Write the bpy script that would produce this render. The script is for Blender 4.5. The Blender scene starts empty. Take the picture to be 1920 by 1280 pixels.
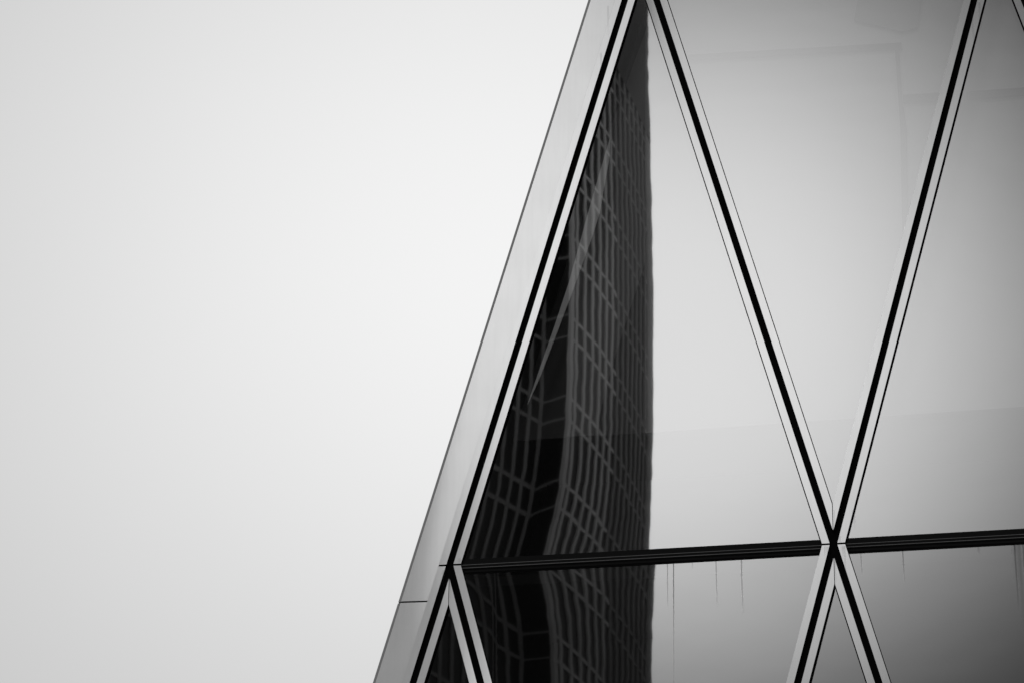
import bpy, math, random
from mathutils import Vector, Matrix, noise

# ------------------------------------------------------------------ camera
F_PX = 7263.0                      # focal length in pixels of a 1920 px wide frame
ZA = 48.3                          # height of the lattice node row 0 above the ground
CAM = Vector((15.8238, -88.3635, ZA - 46.7314))
YAW, PIT, ROL = (math.radians(a) for a in (-9.20406, 30.8536, 1.14537))

sc = bpy.context.scene
C = sc.collection


def cam_axes():
    cy, sy, cp, sp = math.cos(YAW), math.sin(YAW), math.cos(PIT), math.sin(PIT)
    f = Vector((sy * cp, cy * cp, sp))
    r = Vector((cy, -sy, 0))
    u = r.cross(f)
    r2 = r * math.cos(ROL) + u * math.sin(ROL)
    u2 = -r * math.sin(ROL) + u * math.cos(ROL)
    return r2, u2, f


RIGHT, UP, FWD = cam_axes()
cam_data = bpy.data.cameras.new('camera')
cam = bpy.data.objects.new('camera', cam_data)
C.objects.link(cam)
cam.matrix_world = Matrix(((RIGHT.x, UP.x, -FWD.x, CAM.x), (RIGHT.y, UP.y, -FWD.y, CAM.y),
                           (RIGHT.z, UP.z, -FWD.z, CAM.z), (0, 0, 0, 1)))
cam_data.sensor_fit = 'HORIZONTAL'
cam_data.sensor_width = 36.0
cam_data.lens = 36.0 * F_PX / 1920.0
cam_data.clip_start = 0.5
cam_data.clip_end = 6000
sc.camera = cam


def ray(px, py):
    return (FWD * F_PX + RIGHT * (px - 960) + UP * (640 - py)).normalized()


def fac(px, py, depth=0.0):
    """the point of the plane y = depth that shows at a photo pixel, as (x, z)"""
    d = ray(px, py)
    t = (depth - CAM.y) / d.y
    p = CAM + d * t
    return p.x, p.z


# ------------------------------------------------------------------ sky and light
SUN_EL, SUN_AZ = math.radians(52), math.radians(200)
world = bpy.data.worlds.new('World')
sc.world = world
world.use_nodes = True
nt = world.node_tree
nt.nodes.clear()
N, L = nt.nodes, nt.links


def nd(tree, t, **kw):
    n = tree.nodes.new(t)
    for k, v in kw.items():
        setattr(n, k, v)
    return n


def m_(op, a, b=None, c=None, tree=None):
    tree = tree or nt
    n = nd(tree, 'ShaderNodeMath', operation=op)
    for i, v in enumerate((a, b, c)):
        if v is None:
            continue
        if isinstance(v, (int, float)):
            n.inputs[i].default_value = v
        else:
            tree.links.new(v, n.inputs[i])
    return n.outputs[0]


tc = nd(nt, 'ShaderNodeTexCoord')
DIRV = tc.outputs['Generated']


def dot(v):
    n = nd(nt, 'ShaderNodeVectorMath', operation='DOT_PRODUCT')
    L.new(DIRV, n.inputs[0])
    n.inputs[1].default_value = v
    return n.outputs['Value']


def lobe(px, py, sx, sy, p, mirrored):
    """an elliptical bump round one direction of the sky"""
    c, ex, ey = ray(px, py), RIGHT.copy(), UP.copy()
    if mirrored:
        for v in (c, ex, ey):
            v.y = -v.y
    ex = (ex - c * ex.dot(c)).normalized()
    ey = (ey - c * ey.dot(c) - ex * ey.dot(ex)).normalized()
    a = m_('DIVIDE', dot(ex), sx / F_PX)
    b = m_('DIVIDE', dot(ey), sy / F_PX)
    q = m_('ADD', m_('MULTIPLY', a, a), m_('MULTIPLY', b, b))
    e = m_('EXPONENT', m_('MULTIPLY', m_('POWER', q, p), -1.0))
    return m_('MULTIPLY', e, m_('GREATER_THAN', dot(c), 0.0))


sky = nd(nt, 'ShaderNodeTexSky', sky_type='NISHITA')
sky.sun_disc = False
sky.sun_elevation = SUN_EL
sky.sun_rotation = SUN_AZ
sky_bw = nd(nt, 'ShaderNodeRGBToBW')
L.new(sky.outputs[0], sky_bw.inputs[0])
clear = m_('MULTIPLY', sky_bw.outputs[0], 0.06)

cl_n = nd(nt, 'ShaderNodeTexNoise')
L.new(DIRV, cl_n.inputs['Vector'])
cl_n.inputs['Scale'].default_value = 3.2
cl_n.inputs['Detail'].default_value = 3.0
cl_n.inputs['Roughness'].default_value = 0.45
cl = m_('MULTIPLY_ADD', cl_n.outputs['Fac'], 0.10, 0.95)

GEN = 0.49                                                      # the even overcast
front = m_('MULTIPLY', lobe(1010, 470, 1250, 1080, 1.0, False), 0.43)
dark = lobe(1250, 560, 2300, 2300, 3.0, True)                   # dark area added to the unseen sky, shaped for the glass reflections
sky_glow = lobe(1233, 638, 730, 710, 1.47, True)                  # added bright lobe inside it, shaped to the fall-off across the panes
deck = m_('ADD', m_('MULTIPLY', m_('SUBTRACT', 1.0, dark), GEN), front)
deck = m_('ADD', deck, m_('MULTIPLY', dark, 0.008))
deck = m_('MULTIPLY_ADD', sky_glow, 1.28, deck)
deck = m_('MULTIPLY', deck, cl)
mixs = m_('ADD', m_('MULTIPLY', deck, 0.97), m_('MULTIPLY', clear, 0.03))
bg = nd(nt, 'ShaderNodeBackground')
L.new(mixs, bg.inputs['Color'])
bg.inputs['Strength'].default_value = 1.0
wo = nd(nt, 'ShaderNodeOutputWorld')
L.new(bg.outputs[0], wo.inputs['Surface'])

sun_d = bpy.data.lights.new('sun', 'SUN')
sun_d.energy = 1.0
sun_d.angle = math.radians(15)
sun = bpy.data.objects.new('sun', sun_d)
C.objects.link(sun)
sdir = Vector((math.sin(SUN_AZ) * math.cos(SUN_EL), math.cos(SUN_AZ) * math.cos(SUN_EL), math.sin(SUN_EL)))
sun.rotation_euler = sdir.to_track_quat('Z', 'Y').to_euler()
sun.location = (0, 0, 150)

sc.view_settings.view_transform = 'Standard'
sc.view_settings.look = 'None'
sc.view_settings.exposure = 0.0
sc.view_settings.gamma = 1.0
sc.render.engine = 'CYCLES'
sc.cycles.max_bounces = 8
sc.cycles.transparent_max_bounces = 12
sc.cycles.use_denoising = True


# ------------------------------------------------------------------ materials
def mat(name):
    m = bpy.data.materials.new(name)
    m.use_nodes = True
    m.node_tree.nodes.clear()
    return m, m.node_tree


def g(v):
    return (v, v, v, 1)


def plain(name, v, rough=0.6, spec=0.3, var=0.0, scale=3.0, metallic=0.0):
    m, t = mat(name)
    b = nd(t, 'ShaderNodeBsdfPrincipled')
    b.inputs['Roughness'].default_value = rough
    b.inputs['Specular IOR Level'].default_value = spec
    b.inputs['Metallic'].default_value = metallic
    b.inputs['Base Color'].default_value = g(v)
    if var:
        co = nd(t, 'ShaderNodeTexCoord')
        n = nd(t, 'ShaderNodeTexNoise')
        t.links.new(co.outputs['Object'], n.inputs['Vector'])
        n.inputs['Scale'].default_value = scale
        n.inputs['Detail'].default_value = 5
        c = m_('MULTIPLY_ADD', n.outputs['Fac'], 2 * var * v, v * (1 - var), t)
        t.links.new(c, b.inputs['Base Color'])
    o = nd(t, 'ShaderNodeOutputMaterial')
    t.links.new(b.outputs[0], o.inputs[0])
    return m


def satin_metal(name, refl, rough, white):
    """satin steel cladding: a soft mirror over a light coat, with rain-washed dirt running down"""
    m, t = mat(name)
    co = nd(t, 'ShaderNodeTexCoord')
    mp = nd(t, 'ShaderNodeMapping')
    mp.inputs['Scale'].default_value = (9.0, 1.0, 0.55)
    t.links.new(co.outputs['Object'], mp.inputs[0])
    n = nd(t, 'ShaderNodeTexNoise')
    n.inputs['Scale'].default_value = 1.0
    n.inputs['Detail'].default_value = 6
    t.links.new(mp.outputs[0], n.inputs['Vector'])
    n2 = nd(t, 'ShaderNodeTexNoise')
    n2.inputs['Scale'].default_value = 0.8
    n2.inputs['Detail'].default_value = 4
    t.links.new(co.outputs['Object'], n2.inputs['Vector'])
    k = m_('MULTIPLY', m_('MULTIPLY_ADD', n.outputs['Fac'], 0.10, 0.95, t),
           m_('MULTIPLY_ADD', n2.outputs['Fac'], 0.12, 0.94, t), None, t)
    gl = nd(t, 'ShaderNodeBsdfGlossy')
    gl.inputs['Roughness'].default_value = rough
    c = m_('MULTIPLY', k, refl, None, t)
    t.links.new(c, gl.inputs['Color'])
    df = nd(t, 'ShaderNodeBsdfDiffuse')
    t.links.new(m_('MULTIPLY', k, white, None, t), df.inputs['Color'])
    ad = nd(t, 'ShaderNodeAddShader')
    t.links.new(gl.outputs[0], ad.inputs[0])
    t.links.new(df.outputs[0], ad.inputs[1])
    o = nd(t, 'ShaderNodeOutputMaterial')
    t.links.new(ad.outputs[0], o.inputs[0])
    return m


def glass(name, refl, trans):
    m, t = mat(name)
    gl = nd(t, 'ShaderNodeBsdfGlossy')
    gl.inputs['Roughness'].default_value = 0.012
    gl.inputs['Color'].default_value = g(refl)
    tr = nd(t, 'ShaderNodeBsdfTransparent')
    tr.inputs['Color'].default_value = g(trans)
    ad = nd(t, 'ShaderNodeAddShader')
    t.links.new(gl.outputs[0], ad.inputs[0])
    t.links.new(tr.outputs[0], ad.inputs[1])
    o = nd(t, 'ShaderNodeOutputMaterial')
    t.links.new(ad.outputs[0], o.inputs[0])
    return m


def streak_mat(name, strength):
    """dried dirt run: dark film that thins out to its sides and towards its lower end (UV)"""
    m, t = mat(name)
    uv = nd(t, 'ShaderNodeTexCoord')
    sp = nd(t, 'ShaderNodeSeparateXYZ')
    t.links.new(uv.outputs['UV'], sp.inputs[0])
    u = m_('ABSOLUTE', m_('MULTIPLY_ADD', sp.outputs[0], 2.0, -1.0, t), None, None, t)
    side = m_('SUBTRACT', 1.0, u, None, t)
    down = m_('POWER', sp.outputs[1], 0.7, None, t)
    co = nd(t, 'ShaderNodeTexNoise')
    co.inputs['Scale'].default_value = 1.7
    t.links.new(uv.outputs['Object'], co.inputs['Vector'])
    f = m_('MULTIPLY', m_('MULTIPLY', side, down, None, t), m_('MULTIPLY_ADD', co.outputs['Fac'], 0.9, 0.5, t), None, t)
    f = m_('MINIMUM', m_('MULTIPLY', f, strength, None, t), 1.0, None, t)
    tr = nd(t, 'ShaderNodeBsdfTransparent')
    df = nd(t, 'ShaderNodeBsdfDiffuse')
    df.inputs['Color'].default_value = g(0.03)
    mx = nd(t, 'ShaderNodeMixShader')
    t.links.new(f, mx.inputs[0])
    t.links.new(tr.outputs[0], mx.inputs[1])
    t.links.new(df.outputs[0], mx.inputs[2])
    o = nd(t, 'ShaderNodeOutputMaterial')
    t.links.new(mx.outputs[0], o.inputs[0])
    return m


M_BLACK = plain('black_rubber', 0.004, 0.9, 0.0)
M_BEAM = plain('black_aluminium', 0.006, 0.7, 0.03)
M_RIDGE = plain('worn_aluminium_ridge', 0.10, 0.5, 0.3)
M_TRIM = plain('dark_grey_trim', 0.24, 0.55, 0.2, 0.1)
M_STRIP = satin_metal('satin_steel_strip', 0.56, 0.06, 0.09)
M_STRIP_COR = satin_metal('pale_satin_steel_strip', 0.40, 0.06, 0.52)
M_PANEL = satin_metal('satin_steel_panel', 0.37, 0.05, 0.55)
M_GLASS = glass('coated_facade_glass', 0.55, 0.45)
M_GLASS_LOW = glass('darker_coated_glass', 0.52, 0.40)
M_BLIND = plain('grey_blind_fabric', 0.06, 0.9, 0.0, 0.05, 2.0)
M_BLIND2 = plain('pale_blind_fabric', 0.24, 0.9, 0.0, 0.06, 1.0)
M_RAIL = plain('dark_blind_rail', 0.006, 0.6, 0.1)
M_BLIND3 = plain('mid_grey_blind_fabric', 0.15, 0.9, 0.0, 0.06, 1.0)
M_DUCT = plain('grey_duct_metal', 0.12, 0.6, 0.1, 0.2, 1.5)
M_BRACE = plain('white_steel_brace', 0.62, 0.6, 0.1)
M_ROOM = plain('dark_room_wall', 0.02, 0.9, 0.0)
M_ROOF = plain('grey_roof', 0.15, 0.8, 0.2, 0.2)
M_SIDE = plain('dark_side_cladding', 0.08, 0.35, 0.4, 0.1)
M_PODIUM = plain('grey_granite', 0.22, 0.5, 0.3, 0.25)
M_GROUND = plain('paving', 0.20, 0.85, 0.2, 0.3, 0.4)
M_STREAK = streak_mat('dirt_run', 0.42)
M_STREAK_SOFT = streak_mat('soft_dirt_run', 0.16)


def dimmed_stone(name, v):
    """stone with shade painted into its colour: darker towards the lower storeys, unevenly"""
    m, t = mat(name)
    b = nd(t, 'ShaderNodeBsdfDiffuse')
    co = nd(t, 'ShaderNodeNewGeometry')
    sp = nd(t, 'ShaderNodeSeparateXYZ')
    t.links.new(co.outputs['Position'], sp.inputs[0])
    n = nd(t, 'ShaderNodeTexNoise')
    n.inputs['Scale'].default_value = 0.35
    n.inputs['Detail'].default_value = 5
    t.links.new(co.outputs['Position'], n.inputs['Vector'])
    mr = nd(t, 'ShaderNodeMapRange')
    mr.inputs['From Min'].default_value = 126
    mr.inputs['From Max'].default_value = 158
    mr.inputs['To Min'].default_value = 0.34 * v  # weaker light on the low storeys, put into the colour
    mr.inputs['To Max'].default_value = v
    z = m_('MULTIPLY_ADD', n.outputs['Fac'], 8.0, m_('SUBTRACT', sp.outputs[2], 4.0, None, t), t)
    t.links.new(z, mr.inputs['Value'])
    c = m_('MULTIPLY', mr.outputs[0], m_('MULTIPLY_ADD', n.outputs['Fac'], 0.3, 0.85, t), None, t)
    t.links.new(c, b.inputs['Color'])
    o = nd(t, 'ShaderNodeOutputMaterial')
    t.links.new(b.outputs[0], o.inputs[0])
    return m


M_PIER = dimmed_stone('dark_stone_pier', 0.40)
M_PIER3 = dimmed_stone('mid_stone_pier', 0.22)
M_PIER2 = dimmed_stone('shaded_stone_pier', 0.18)  # darker copy of the stone: dimmer light on left face and notch
M_WALLGL = plain('black_window_wall', 0.010, 0.5, 0.05)
M_CROWN = plain('dark_crown_panel', 0.07, 0.8, 0.1, 0.1, 0.3)


# ------------------------------------------------------------------ mesh helpers
def mesh_obj(name, verts, faces, mats, parent=None, face_mats=None, smooth=False, uvs=None):
    me = bpy.data.meshes.new(name)
    me.from_pydata([tuple(v) for v in verts], [], faces)
    for m in (mats if isinstance(mats, (list, tuple)) else [mats]):
        me.materials.append(m)
    if face_mats:
        for p, k in zip(me.polygons, face_mats):
            p.material_index = k
    if smooth:
        me.polygons.foreach_set('use_smooth', [True] * len(me.polygons))
    if uvs:
        ul = me.uv_layers.new(name='uv')
        for p in me.polygons:
            for li in p.loop_indices:
                ul.data[li].uv = uvs[me.loops[li].vertex_index]
    me.update()
    o = bpy.data.objects.new(name, me)
    C.objects.link(o)
    if parent:
        o.parent = parent
        # geometry is given in world coordinates; the parent sits at its base
        o.matrix_parent_inverse = parent_inv(parent)
    return o


def parent_inv(p):
    m = Matrix.Identity(4)
    q = p
    chain = []
    while q is not None:
        chain.append(q)
        q = q.parent
    for q in reversed(chain):
        m = m @ (q.matrix_parent_inverse if q.parent else Matrix.Identity(4)) @ Matrix.Translation(q.location)
    return m.inverted()


def prism(poly, y0, y1, front_shift=None):
    """extrude an (x, z) polygon from y0 (front, towards the street) to y1; front_shift tilts the front face"""
    n = len(poly)
    # make it run counter-clockwise seen from the street (-y)
    area = sum(poly[i][0] * poly[(i + 1) % n][1] - poly[(i + 1) % n][0] * poly[i][1] for i in range(n))
    if area < 0:
        poly = poly[::-1]
    fs = front_shift or (lambda x, z: 0.0)
    v = [(x, y0 + fs(x, z), z) for x, z in poly] + [(x, y1, z) for x, z in poly]
    f = [tuple(range(n)), tuple(reversed(range(n, 2 * n)))]
    for i in range(n):
        j = (i + 1) % n
        f.append((i, n + i, n + j, j))
    return v, f


class Acc:
    def __init__(s):
        s.v, s.f, s.m = [], [], []

    def add(s, vf, front=0, rest=0):
        v, f = vf
        b = len(s.v)
        s.v += v
        for k, q in enumerate(f):
            s.f.append(tuple(i + b for i in q))
            s.m.append(front if k == 0 else rest)
        return s

    def build(s, name, mats, parent):
        return mesh_obj(name, s.v, s.f, mats, parent, s.m)


def thing(name, label, cat, loc, group=None):
    o = bpy.data.objects.new(name, None)
    C.objects.link(o)
    o.location = loc
    o.empty_display_size = 1.0
    o['label'] = label
    o['category'] = cat
    if group:
        o['group'] = group
    return o


# ------------------------------------------------------------------ ground
gr = mesh_obj('ground', [(-3000, -3000, 0), (3000, -3000, 0), (3000, 3000, 0), (-3000, 3000, 0)], [(0, 1, 2, 3)], M_GROUND)
gr['kind'] = 'structure'

# ------------------------------------------------------------------ the glass tower with its triangular lattice
W = 10.0
H = 19.35912
K = (W / 2) / H                        # run of a diagonal per metre of height
CH = 0.095                             # half width of the black channel, measured level
ST = 0.195                             # width of a cladding strip, measured level
PROUD = 0.14
R0, R1 = -2, 1                         # storeys of the lattice
NB = {-2: 6, -1: 5, 0: 4, 1: 3}        # upright triangles per storey

tower = thing('glass_tower', 'tapering mirror-glass tower with satin steel strips in a lattice of triangles', 'glass building', (10, 0, 0))


def rz(r):
    return ZA + r * H




def lean_deg(r, k):
    """lean of the corner cladding at the foot and the head of a storey: it opens out downwards"""
    f = lambda q: math.radians(max(1.2, {1: 1.3, 0: 2.25}.get(q, 2.5)) * k)
    return f(r), f(r + 1)




G = 0.026                              # half of the level joint at a node


def ribbon(name, q, tilt0, tilt1, mats, lift=0.0, depth0=-PROUD):
    """a cladding strip: q = four (x, z) corners, lower pair then upper pair (same order); its face leans
    across its width by tilt0 at the foot and tilt1 at the head, so it may be slightly twisted"""
    (a0, b0, b1, a1) = q
    n = 16 if (tilt0 or tilt1) else 1
    vs, fs, ms = [], [], []
    for i in range(n + 1):
        t = i / n
        for p0, p1 in ((a0, a1), (b0, b1)):
            x, z = p0[0] * (1 - t) + p1[0] * t, p0[1] * (1 - t) + p1[1] * t
            vs.append([x, 0, z])
        tl = tilt0 * (1 - t) + tilt1 * t
        wd = vs[-1][0] - vs[-2][0]
        # width measured level, whatever the mitre
        lean = math.tan(tl) * (wd - (vs[-1][2] - vs[-2][2]) * K * (1 if (a1[0] - a0[0]) > 0 else -1))
        for k, v in ((-2, -0.5), (-1, 0.5)):
            vs[k][1] = depth0 - lift + lean * v
        a, b = vs[-2], vs[-1]
        vs += [list(a), list(b), [a[0], 0.02, a[2]], [b[0], 0.02, b[2]]]
    right = b0[0] > a0[0] or b1[0] > a1[0]
    for i in range(n):
        A = 6 * i
        B = A + 6
        quads = [((A, A + 1, B + 1, B), 0), ((A + 3, A + 5, B + 5, B + 3), 1), ((A + 4, A + 2, B + 2, B + 4), 1), ((A + 5, A + 4, B + 4, B + 5), 1)]
        for f, m in quads:
            fs.append(f if right else tuple(reversed(f)))
            ms.append(m)
    e = 6 * n
    for f in ((2, 4, 5, 3), (e + 2, e + 3, e + 5, e + 4)):
        fs.append(f if right else tuple(reversed(f)))
        ms.append(1)
    o = mesh_obj(name, vs, fs, mats, tower, ms)
    if n > 1:
        for p in o.data.polygons:
            p.use_smooth = p.material_index == 0
    return o


def strips(xb, r, up, tilts):
    """the two steel strips that frame one triangle, mitred at its apex by an upright joint.
    xb: x of the left base node (up) or of the apex node (down)"""
    z0, z1 = rz(r) + G, rz(r + 1) - G
    out = []
    for s in (-1, 1):
        if up:
            xa = xb + W / 2
            base = xb if s < 0 else xb + W
            sgn = 1 if s < 0 else -1       # strip lies towards the apex
            xo = lambda z, off: base + sgn * ((z - rz(r)) * K + off)
            zo = rz(r) + (W / 2 - CH) / K
            zi = rz(r) + (W / 2 - CH - ST) / K
            j = 0.009
            xj = xa - sgn * j
            zo -= j / K
            zi -= j / K
            poly = [(xo(z0, CH), z0), (xo(z0, CH + ST), z0), (xj, zi), (xj, zo)]
        else:
            xa = xb
            sgn = 1 if s > 0 else -1       # strip climbs away from the apex
            j = 0.009
            zo = rz(r) + CH / K
            zi = rz(r) + (CH + ST) / K
            xo = lambda z, off: xa + sgn * ((z - rz(r)) * K - off)
            xj = xa + sgn * j
            zo += j / K
            zi += j / K
            poly = [(xj, zo), (xj, zi), (xo(z1, CH + ST), z1), (xo(z1, CH), z1)]
        t = tilts[0 if s < 0 else 1] or (0, 0)
        if up:      # outer foot, inner foot, inner head, outer head
            q = poly
        else:       # outer foot, inner foot, inner head, outer head
            q = poly
        if q[1][0] < q[0][0] or q[2][0] < q[3][0]:
            q = [q[1], q[0], q[3], q[2]]
        ribbon('cladding_strip', q, t[0], t[1], [M_STRIP_COR if t[0] else M_STRIP, M_BLACK])
        out.append(poly)
    return out


def gasket(pane, xb, r, up, s, w, y=-0.03):
    """black rubber line along the inner edge of a strip"""
    z0, z1 = rz(r) + G, rz(r + 1) - G
    o0, o1 = CH + ST - 0.004, CH + ST + w
    if up:
        base = xb if s < 0 else xb + W
        sgn = 1 if s < 0 else -1
        p = lambda z, off: (base + sgn * ((z - rz(r)) * K + off), z)
        za, zb = rz(r) + (W / 2 - o0) / K, rz(r) + (W / 2 - o1) / K
        poly = [p(z0, o0), p(z0, o1), (xb + W / 2, zb), (xb + W / 2, za)]
    else:
        sgn = 1 if s > 0 else -1
        p = lambda z, off: (xb + sgn * ((z - rz(r)) * K - off), z)
        za, zb = rz(r) + o0 / K, rz(r) + o1 / K
        poly = [(xb, za), (xb, zb), p(z1, o1), p(z1, o0)]
    Acc().add(prism(poly, y, 0.01)).build('gasket', M_BLACK, pane)


def sstep(a, b, x):
    t = min(1, max(0, (x - a) / (b - a)))
    return t * t * (3 - 2 * t)


def wave(x, z, seed):
    """roller-wave and pillowing of a toughened pane, in metres"""
    n = noise.noise
    v = 9e-5 * n(Vector((x * 0.45 + seed * 7.3, z * 0.95, seed)))
    v += 8e-5 * n(Vector((x * 1.1 + seed * 3.1, z * 2.6, seed + 9)))
    v += 1.9e-5 * n(Vector((x * 1.6, z * 5.0, seed + 4)))
    return v


def pillow_up(x, z):
    """the pane over the dark reflection bulges near its lower left corner"""
    d = max(z - rz(0), 0)
    h = math.exp(-(d / 2.2) ** 1.2)
    v = 75 / 13500 * slope_sum(x, 3.2, lambda q: 1 - 0.9 * sstep(2.2, 5.4, q)) * h
    # a slow bow over the height of the pane
    pts = ((0, 0), (2.3, -3), (7.4, -4), (10, -2), (12.6, 4), (15.2, 9), (19.4, 10))
    for (a, p), (b, q) in zip(pts, pts[1:]):
        if a <= d <= b:
            v += (p + (q - p) * (d - a) / (b - a)) / 12460 * (x - 4.8)
            break
    # stronger ripples towards the apex
    v += 6e-5 * sstep(9, 15, d) * noise.noise(Vector((x * 1.3, z * 1.6, 31)))
    return v


def slope_sum(x, lo, fn, n=24):
    return sum(fn(lo + (x - lo) * (i + .5) / n) for i in range(n)) * (x - lo) / n


def pillow_down(x, z):
    d = max(rz(0) - z, 0)
    h = math.exp(-(d / 1.3) ** 1.2)
    v = 45 / 13500 * slope_sum(x, 3.6, lambda q: 1 - 1.35 * sstep(2.2, 5.4, q)) * h
    return v - (28 / 13500) / 2.2 * (max(-4, min(x, 5.2) - 5.2)) ** 2 / 2


def pane(xb, r, up, seed, fine, extra=None, lean=(0, 0)):
    m = CH + 0.05                          # the pane runs under the strips
    if up:
        Pa = (xb + m + 0.0, rz(r)); Pb = (xb + W - m, rz(r)); Pc = (xb + W / 2, rz(r) + (W / 2 - m) / K)
    else:
        Pa = (xb + W / 2 - m, rz(r + 1)); Pb = (xb - W / 2 + m, rz(r + 1)); Pc = (xb, rz(r) + m / K)
    n = 120 if fine else 10
    vs, idx = [], {}
    cx, cz = (Pa[0] + Pb[0] + Pc[0]) / 3, (Pa[1] + Pb[1] + Pc[1]) / 3
    for i in range(n + 1):
        for j in range(n + 1 - i):
            u, v = i / n, j / n
            x = Pa[0] * (1 - u - v) + Pb[0] * u + Pc[0] * v
            z = Pa[1] * (1 - u - v) + Pb[1] * u + Pc[1] * v
            y = wave(x, z, seed) + lean[0] * (x - cx) + lean[1] * (z - rz(r + 1))
            if extra:
                y += extra(x, z)
            idx[i, j] = len(vs)
            vs.append((x, y, z))
    fs = []
    for i in range(n):
        for j in range(n - i):
            fs.append((idx[i, j], idx[i + 1, j], idx[i, j + 1]))
            if j < n - i - 1:
                fs.append((idx[i + 1, j], idx[i + 1, j + 1], idx[i, j + 1]))
    return mesh_obj('window_pane', vs, fs, M_GLASS_LOW if r < 0 else M_GLASS, tower, smooth=True)


def streak(p, x, z_top, length, w, soft=False, bend=0.0, y=-0.004, lean=0.0):
    n = 8
    vs, uv, fs = [], [], []
    for i in range(n + 1):
        t = i / n
        cx = x + bend * t * t
        for k in (-1, 1):
            vs.append((cx + k * w / 2, y - lean * length * t, z_top - length * t))
            uv.append(((k + 1) / 2, 1 - t))
    for i in range(n):
        a = 2 * i
        fs.append((a, a + 2, a + 3, a + 1))
    mesh_obj('dirt_streak', vs, fs, M_STREAK_SOFT if soft else M_STREAK, p, uvs=uv)


panes = {}
LEAN = {(-1, 0): -0.0034, (-1, 1): -0.0068, (-1, 2): -0.008, (-2, 1): -0.004, (1, 1): 0.003}
for r in range(R0, R1 + 1):
    for i in range(NB[r]):
        xb = 5 * r + 10 * i
        tl = (lean_deg(r, 1), None) if i == 0 else (None, None)
        if r == -1 and i == 0:
            tl = (lean_deg(r, 1.1), lean_deg(r, 1))
        strips(xb, r, True, tl)
        fine = r in (-1, 0) and i <= 1 or (r == 0 and i == 1)
        ex = pillow_up if (r, i) == (0, 0) else None
        p = pane(xb, r, True, r * 7 + i * 3 + 1, fine, ex, (0, LEAN.get((r, i), 0)))
        panes[r, i, True] = p
        gasket(p, xb, r, True, -1, 0.030)
        gasket(p, xb, r, True, 1, 0.018)
    for i in range(NB[r] - 1):
        xb = 5 * r + 10 + 10 * i
        tl = (lean_deg(r, 0.9), None) if (r == -1 and i == 0) else (None, None)
        strips(xb, r, False, tl)
        fine = r in (-1, 0) and i <= 1
        ex = pillow_down if (r, i) == (-1, 0) else None
        p = pane(xb, r, False, r * 5 + i * 4 + 2, fine, ex, (0, LEAN.get((r, i), 0)))
        panes[r, i, False] = p
        gasket(p, xb, r, False, -1, 0.028, -0.10)
        gasket(p, xb, r, False, 1, 0.004, -0.01)

# black channels behind the strips, one along each diagonal of each storey
for r in range(R0, R1 + 1):
    z0, z1 = rz(r), rz(r + 1)
    for i in range(NB[r]):
        for s in (1, -1):
            b = 5 * r + 10 * i + (0 if s > 0 else W)
            poly = [(b - CH - .02, z0), (b + CH + .02, z0), (b + s * W / 2 + CH + .02, z1), (b + s * W / 2 - CH - .02, z1)]
            dy = 0.0 if s > 0 else 0.003
            Acc().add(prism(poly, -0.045 - dy, 0.05)).build('channel', M_BLACK, tower)

# level beams
for r in range(R0, R1 + 2):
    rr = r if r <= R1 else R1
    nb = NB[r] if r <= R1 else NB[R1] - 1
    for i in range(nb):
        x0, x1 = 5 * r + 10 * i, 5 * r + 10 * i + W
        e = CH + ST - 0.01
        Z = rz(r)

        def bar(za, zb, y0, y1, acc, e0=e):
            # ends follow the strips on both sides
            def xx(z, left):
                k = abs(z - Z) * K
                return (x0 + e0 + k) if left else (x1 - e0 - k)
            acc.add(prism([(xx(za, 1), za), (xx(za, 0), za), (xx(zb, 0), zb), (xx(zb, 1), zb)], y0, y1))
            return acc
        a = Acc()
        bar(Z + 0.012, Z + 0.175, -0.075, 0.03, a)
        bar(Z - 0.075, Z + 0.0, -0.075, 0.03, a)
        bar(Z - 0.20, Z - 0.087, -0.045, 0.03, a)
        # the black back plate, cut off behind the strips
        bar(Z - 0.235, Z + 0.19, -0.025, 0.035, a)
        o = a.build('beam', M_BEAM, tower)
        a = Acc()
        bar(Z + 0.0, Z + 0.012, -0.082, 0.02, a)
        a.build('ridge', M_RIDGE, o)
        a = Acc()
        bar(Z - 0.087, Z - 0.075, -0.082, 0.02, a)
        a.build('ridge', M_RIDGE, o)

# left edge: strip, folded panel, dark edge trim, for each storey
PW = 0.70
xl_j, z_j = fac(776, 1132)
jz = ZA - z_j      # the panel joint sits this far below the node row
for r in range(R0, R1 + 1):
    z0, z1 = rz(r) + G, rz(r + 1) - G
    b = lambda z: (z - ZA) * K
    poly = [(b(z0) - CH - ST, z0), (b(z0) - CH, z0), (b(z1) - CH, z1), (b(z1) - CH - ST, z1)]
    ribbon('cladding_strip', poly, *lean_deg(r, 1.12), [M_STRIP_COR, M_BLACK])
    za, zb = rz(r) - jz + 0.022, rz(r + 1) - jz - 0.022
    e1, e0 = CH + ST + 0.004, CH + ST + PW
    poly = [(b(za) - e0, za), (b(za) - e1, za), (b(zb) - e1, zb), (b(zb) - e0, zb)]
    ribbon('edge_panel', poly, *lean_deg(r, 1.25), [M_PANEL, M_BLACK], 0.004)
    e1, e0 = CH + ST + PW + 0.002, CH + ST + PW + 0.075
    poly = [(b(za) - e0, za), (b(za) - e1, za), (b(zb) - e1, zb), (b(zb) - e0, zb)]
    Acc().add(prism(poly, -PROUD + 0.0, 0.06)).build('edge_trim', M_TRIM, tower)
    # black backing behind the joints
    z0, z1 = rz(r), rz(r + 1)
    e1, e0 = CH, CH + ST + PW + 0.03
    poly = [(b(z0) - e0, z0), (b(z0) - e1, z0), (b(z1) - e1, z1), (b(z1) - e0, z1)]
    Acc().add(prism(poly, -0.03, 0.055)).build('backing', M_BLACK, tower)

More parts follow.
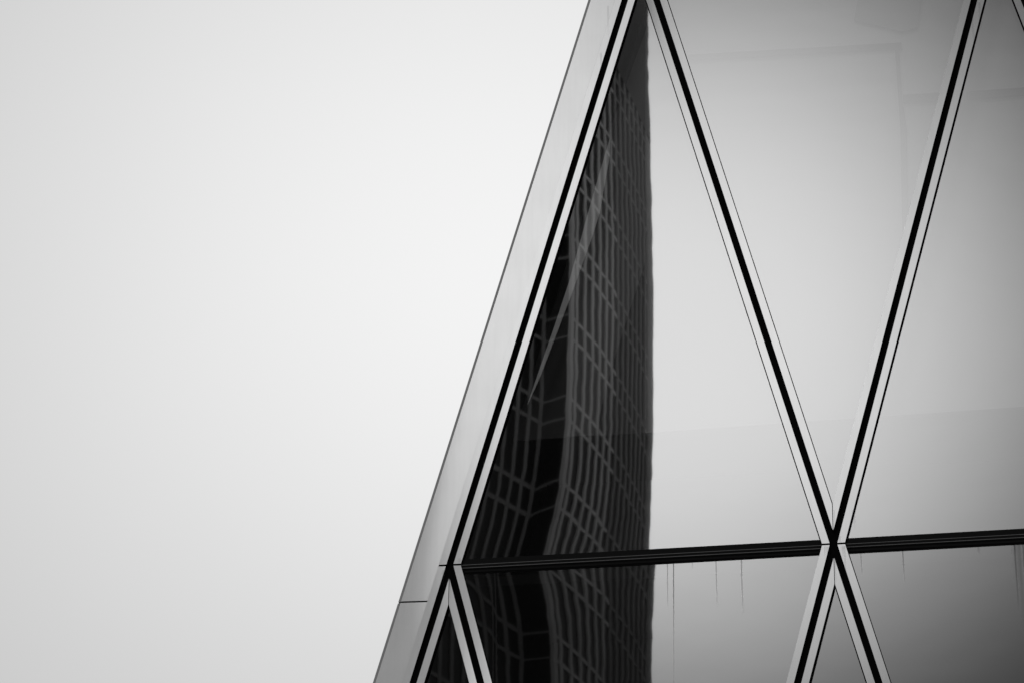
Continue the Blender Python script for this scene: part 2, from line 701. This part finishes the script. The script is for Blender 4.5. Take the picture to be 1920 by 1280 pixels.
# body behind the facade: sides, back, roof, podium, dark rooms
DEP = 32.0
zb, zt = rz(R0), rz(R1 + 1)
xlb, xrb = 5 * R0, 5 * R0 + 10 * NB[R0]
xlt, xrt = 5 * (R1 + 1), 5 * (R1 + 1) + 10 * (NB[R1] - 1)
eo = CH + ST + PW
mesh_obj('side_wall', [(xlb - eo, 0.06, zb), (xlb - eo, DEP, zb), (xlt - eo, DEP, zt), (xlt - eo, 0.06, zt)], [(0, 3, 2, 1)], M_SIDE, tower)
mesh_obj('side_wall', [(xrb + .5, 0.06, zb), (xrb + .5, DEP, zb), (xrt + .5, DEP, zt), (xrt + .5, 0.06, zt)], [(0, 1, 2, 3)], M_SIDE, tower)
mesh_obj('back_wall', [(xlb - eo, DEP, zb), (xrb + .5, DEP, zb), (xrt + .5, DEP, zt), (xlt - eo, DEP, zt)], [(0, 1, 2, 3)], M_SIDE, tower)
Acc().add(prism([(xlt - eo - .1, zt + .2), (xrt + .6, zt + .2), (xrt + .6, zt + 1.4), (xlt - eo - .1, zt + 1.4)], -0.1, DEP + .1)).build('roof', M_ROOF, tower)
Acc().add(prism([(xlb - eo - 1, 0), (xrb + 1.5, 0), (xrb + 1.5, zb - .25), (xlb - eo - 1, zb - .25)], 0.6, DEP)).build('podium', M_PODIUM, tower)
e = 0.6
mesh_obj('room_wall', [(xlb + e, 4.5, zb + .3), (xrb - e, 4.5, zb + .3), (xrt - e, 4.5, zt - .3), (xlt + e, 4.5, zt - .3)], [(0, 1, 2, 3)], M_ROOM, tower)
for r in range(R0, R1 + 2):
    z = rz(r)
    for dz in ((0, ) if r > R1 else (0, H / 4, H / 2, 3 * H / 4)):
        x0 = 5 * r + dz * K + e
        x1 = 5 * R0 + 10 * NB[R0] - (z + dz - zb) * K - e
        Acc().add(prism([(x0, z + dz - .15), (x1, z + dz - .15), (x1, z + dz + .15), (x0, z + dz + .15)], 0.9, 4.4)).build('floor_slab', M_ROOM, tower)

# things seen faintly through the glass of storey 0: lowered blinds, their rails, a brace
BD = 0.55


def behind(pts, d0, d1, name, m):
    return Acc().add(prism([fac(x, y, d0) for x, y in pts], d0, d1)).build(name, m, tower)


zl, zr_ = fac(1225, 809, BD), fac(1920, 762, BD)
sl = (zr_[1] - zl[1]) / (zr_[0] - zl[0])
zline = lambda x: zl[1] + (x - zl[0]) * 0.5 * sl
ztop = rz(1) - 0.3
xa, xb2 = 0.45, 38.0
bl = [((zline(xa) - ZA) * K + .45, zline(xa)), (xb2, zline(xb2)), (xb2 - 2, ztop), ((ztop - ZA) * K + .45, ztop)]
Acc().add(prism(bl, BD, BD + 0.004)).build('roller_blind', M_BLIND, tower)
behind([(1210, 60), (1260, -140), (1960, -160), (1960, 759), (1575, 785), (1210, 811)], BD - .03, BD - .02, 'roller_blind', M_BLIND2)
behind([(1150, 225), (1210, 60), (1210, 490), (1152, 672), (1128, 760), (1120, 815), (1062, 817), (1062, 640), (1085, 440)], BD - .03, BD - .02, 'roller_blind', M_BLIND3)
behind([(1144, 258), (1142, 300), (1124, 400), (1108, 450), (1072, 550), (1036, 645), (1010, 712), (989, 757), (1012, 690), (1040, 610), (1068, 525), (1094, 430), (1118, 345)], 0.10, 0.14, 'brace', M_BRACE)
behind([(1290, 103), (1690, 80), (1690, 92), (1290, 114)], 0.45, 0.48, 'blind_rail', M_RAIL)
behind([(1678, 92), (1685, 92), (1692, 187), (1700, 240), (1704, 440), (1692, 440), (1688, 240)], 0.45, 0.48, 'blind_rail', M_RAIL)
behind([(1693, 178), (1792, 172), (1792, 189), (1693, 193)], 0.45, 0.48, 'blind_rail', M_RAIL)
behind([(1812, 172), (1935, 163), (1935, 178), (1812, 187)], 0.45, 0.48, 'blind_rail', M_RAIL)
behind([(1601, 38), (1612, -20), (1730, -20), (1720, 52), (1690, 60), (1660, 52)], 0.45, 0.48, 'duct', M_DUCT)

# dirt runs under the beam
pl = panes[-1, 0, False]
for px, py, ln, w, soft in ((1251.5, 1056, 75, 1.6, 0), (1262.5, 1055, 215, 1.3, 0), (1263, 1056, 120, 1.6, 0), (1342.5, 1051, 80, 1.5, 0), (1390, 1048, 95, 2.0, 0), (1298, 1053, 12, 2, 1)):
    x, z = fac(px, py)
    streak(pl, x, z, ln * 0.0166, w * 0.0145 * 1.6, soft, 0.03 if px in (1342.5, 1390) else 0, -0.012, -0.0034)
pl['label'] = 'glass pane with thin dirt runs hanging from the black beam'
pl = panes[-1, 1, False]
pl['label'] = 'glass pane with a broad smear of dirt at its right'
for px, py, ln, w, soft in ((1614, 1033, 42, 1.4, 0), (1692.5, 1029, 56, 1.8, 0), (1834, 1021, 15, 4, 1), (1902, 1018, 110, 2.5, 0), (1911, 1018, 150, 6, 1), (1918, 1018, 90, 3, 0), (1906, 1018, 70, 12, 1)):
    x, z = fac(px, py)
    streak(pl, x, z, ln * 0.0166, w * 0.0145 * 1.6, soft, 0.02, -0.012, -0.0068)
# grime on the steel round the nodes
for px, py, ln, w in ((1546, 1024, 26, 2), (1551, 1024, 18, 5), (1583.5, 1023, 62, 3), (1580, 1023, 22, 4), (1566, 1050, 40, 2.5), (1564, 955, 40, 2),
                      (1574, 1004, 14, 4), (1600, 955, 26, 4), (832, 1068, 36, 5), (862, 1046, 16, 5), (845, 1090, 30, 2), (1140, 12, 60, 3),
                      (1127, 100, 40, 3), (1822, 20, 70, 3), (1836, 5, 50, 5)):
    x, z = fac(px, py, -PROUD)
    streak(tower, x, z, ln * 0.0166, w * 0.0145 * 1.6, True, 0.01, -PROUD - 0.016)

# ------------------------------------------------------------------ the office tower mirrored in the glass
off = thing('office_tower', 'dark ribbed office tower with paired floor bands, mirrored in the leftmost glass triangles', 'office tower', (0, 0, 0))


def plan(px, d):
    """plan point of the mirrored tower, at a level distance d along the mirrored line of sight"""
    v = ray(px, 640)
    h = Vector((v.x, v.y)).normalized()
    x, y = CAM.x + h.x * d, CAM.y + h.y * d
    return Vector((x, -y))


def zat(px, py, d):
    v = ray(px, py)
    return CAM.z + d * v.z / math.hypot(v.x, v.y)


D0 = 250.0
pc = [(1064, 0.0)]
d = D0
main = [(1064, D0)]
for k in range(1, 17):
    x = 1064 + k * 9.75
    slope = 1.0 + 1.7 * (k / 16) ** 1.6
    d += 9.75 * slope * 0.0777
    main.append((x, d))
MAIN = [plan(*q) for q in main]
NOTCH = plan(1021, D0 + 0.9)
LEFT = [plan(1021 - t, D0 + 0.9 - 0.0777 * 0.58 * t) for t in (0, 80, 160, 320)]
centre = plan(1040, D0 + 40)
off.location = (MAIN[0].x, MAIN[0].y, 0)
TOPZ = zat(1206, 8, main[-1][1])


def poly_wall(line, z0, z1, off_in, off_out, name, m, inward):
    """a solid that follows a plan line, between two offsets from it along the outward normal"""
    vs, fs = [], []
    n = len(line)
    for i, p in enumerate(line):
        a = line[max(0, i - 1)]
        b = line[min(n - 1, i + 1)]
        t = (b - a).normalized()
        nn = Vector((t.y, -t.x))
        if nn.dot(inward - p) > 0:
            nn = -nn
        for o_ in (off_in, off_out):
            q = p + nn * o_
            vs += [(q.x, q.y, z0), (q.x, q.y, z1)]
    for i in range(n - 1):
        a, b = 4 * i, 4 * i + 4
        fs += [(a + 2, b + 2, b + 3, a + 3), (a, a + 1, b + 1, b), (a, b, b + 2, a + 2), (a + 1, a + 3, b + 3, b + 1)]
    fs += [(0, 2, 3, 1), (4 * n - 4, 4 * n - 3, 4 * n - 1, 4 * n - 2)]
    return mesh_obj(name, vs, fs, m, off)


# dark window wall: one closed volume
back = [plan(1216, main[-1][1] + 30), plan(700, D0 + 30)]
outline = [*LEFT[::-1], NOTCH + Vector((0, 0)), *MAIN]
seen = []
for p in outline + back:
    if not seen or (p - seen[-1]).length > 0.01:
        seen.append(p)
n = len(seen)
vs = [(p.x, p.y, 0) for p in seen] + [(p.x, p.y, TOPZ - 0.5) for p in seen]
fs = [(i, (i + 1) % n, n + (i + 1) % n, n + i) for i in range(n)] + [tuple(range(n, 2 * n)), tuple(reversed(range(n)))]
mesh_obj('window_wall', vs, fs, M_WALLGL, off)


def along(line, t):
    """point and tangent at length t"""
    for a, b in zip(line, line[1:]):
        s = (b - a).length
        if t <= s or b is line[-1]:
            return a + (b - a) * (t / s), (b - a).normalized()
        t -= s


ZCR = zat(1150, 100, main[8][1])


def pier(line, t, w, dpt, m, inward, z1=None, name='pier'):
    p, tg = along(line, t)
    seg = [p - tg * w / 2, p + tg * w / 2]
    return poly_wall(seg, 0.02, z1 or ZCR, -0.02, dpt, name, m, inward)


tot = sum((b - a).length for a, b in zip(MAIN, MAIN[1:]))
t = 1.25
k = 0
while t < tot - 0.9:
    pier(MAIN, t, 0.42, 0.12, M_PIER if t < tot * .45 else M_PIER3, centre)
    t += 1.47 - 0.006 * k
    k += 1
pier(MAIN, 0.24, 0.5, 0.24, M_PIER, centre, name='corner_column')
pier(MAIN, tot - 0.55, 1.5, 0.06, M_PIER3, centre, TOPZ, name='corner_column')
inw = plan(900, D0 + 60)
t = 0.3
while t < 16:
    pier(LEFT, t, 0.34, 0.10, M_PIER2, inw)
    t += 1.3

zf0 = zat(1066, 741, D0)
PER, GAP = 7.05, 1.9
lev = []
k = -60
for k in range(-40, 40):
    for dz in (0, -GAP):
        z = zf0 + k * PER + dz
        if 4 < z < ZCR - 1:
            lev.append(z)
for z in lev:
    # a band is one belt round notch and both faces
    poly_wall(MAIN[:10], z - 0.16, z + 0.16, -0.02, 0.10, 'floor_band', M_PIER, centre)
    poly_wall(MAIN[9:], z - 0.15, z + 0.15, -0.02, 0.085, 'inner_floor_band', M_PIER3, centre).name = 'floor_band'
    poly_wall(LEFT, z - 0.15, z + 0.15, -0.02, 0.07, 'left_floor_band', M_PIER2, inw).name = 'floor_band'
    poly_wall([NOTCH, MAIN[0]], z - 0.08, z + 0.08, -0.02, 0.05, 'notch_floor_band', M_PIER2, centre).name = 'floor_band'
poly_wall(MAIN, ZCR, TOPZ, -0.03, 0.12, 'crown_wall', M_CROWN, centre)
poly_wall(LEFT, ZCR, TOPZ - .3, -0.03, 0.12, 'crown_wall', M_CROWN, inw)
poly_wall([NOTCH, MAIN[0]], ZCR, TOPZ - .3, -0.03, 0.1, 'crown_wall', M_CROWN, centre)
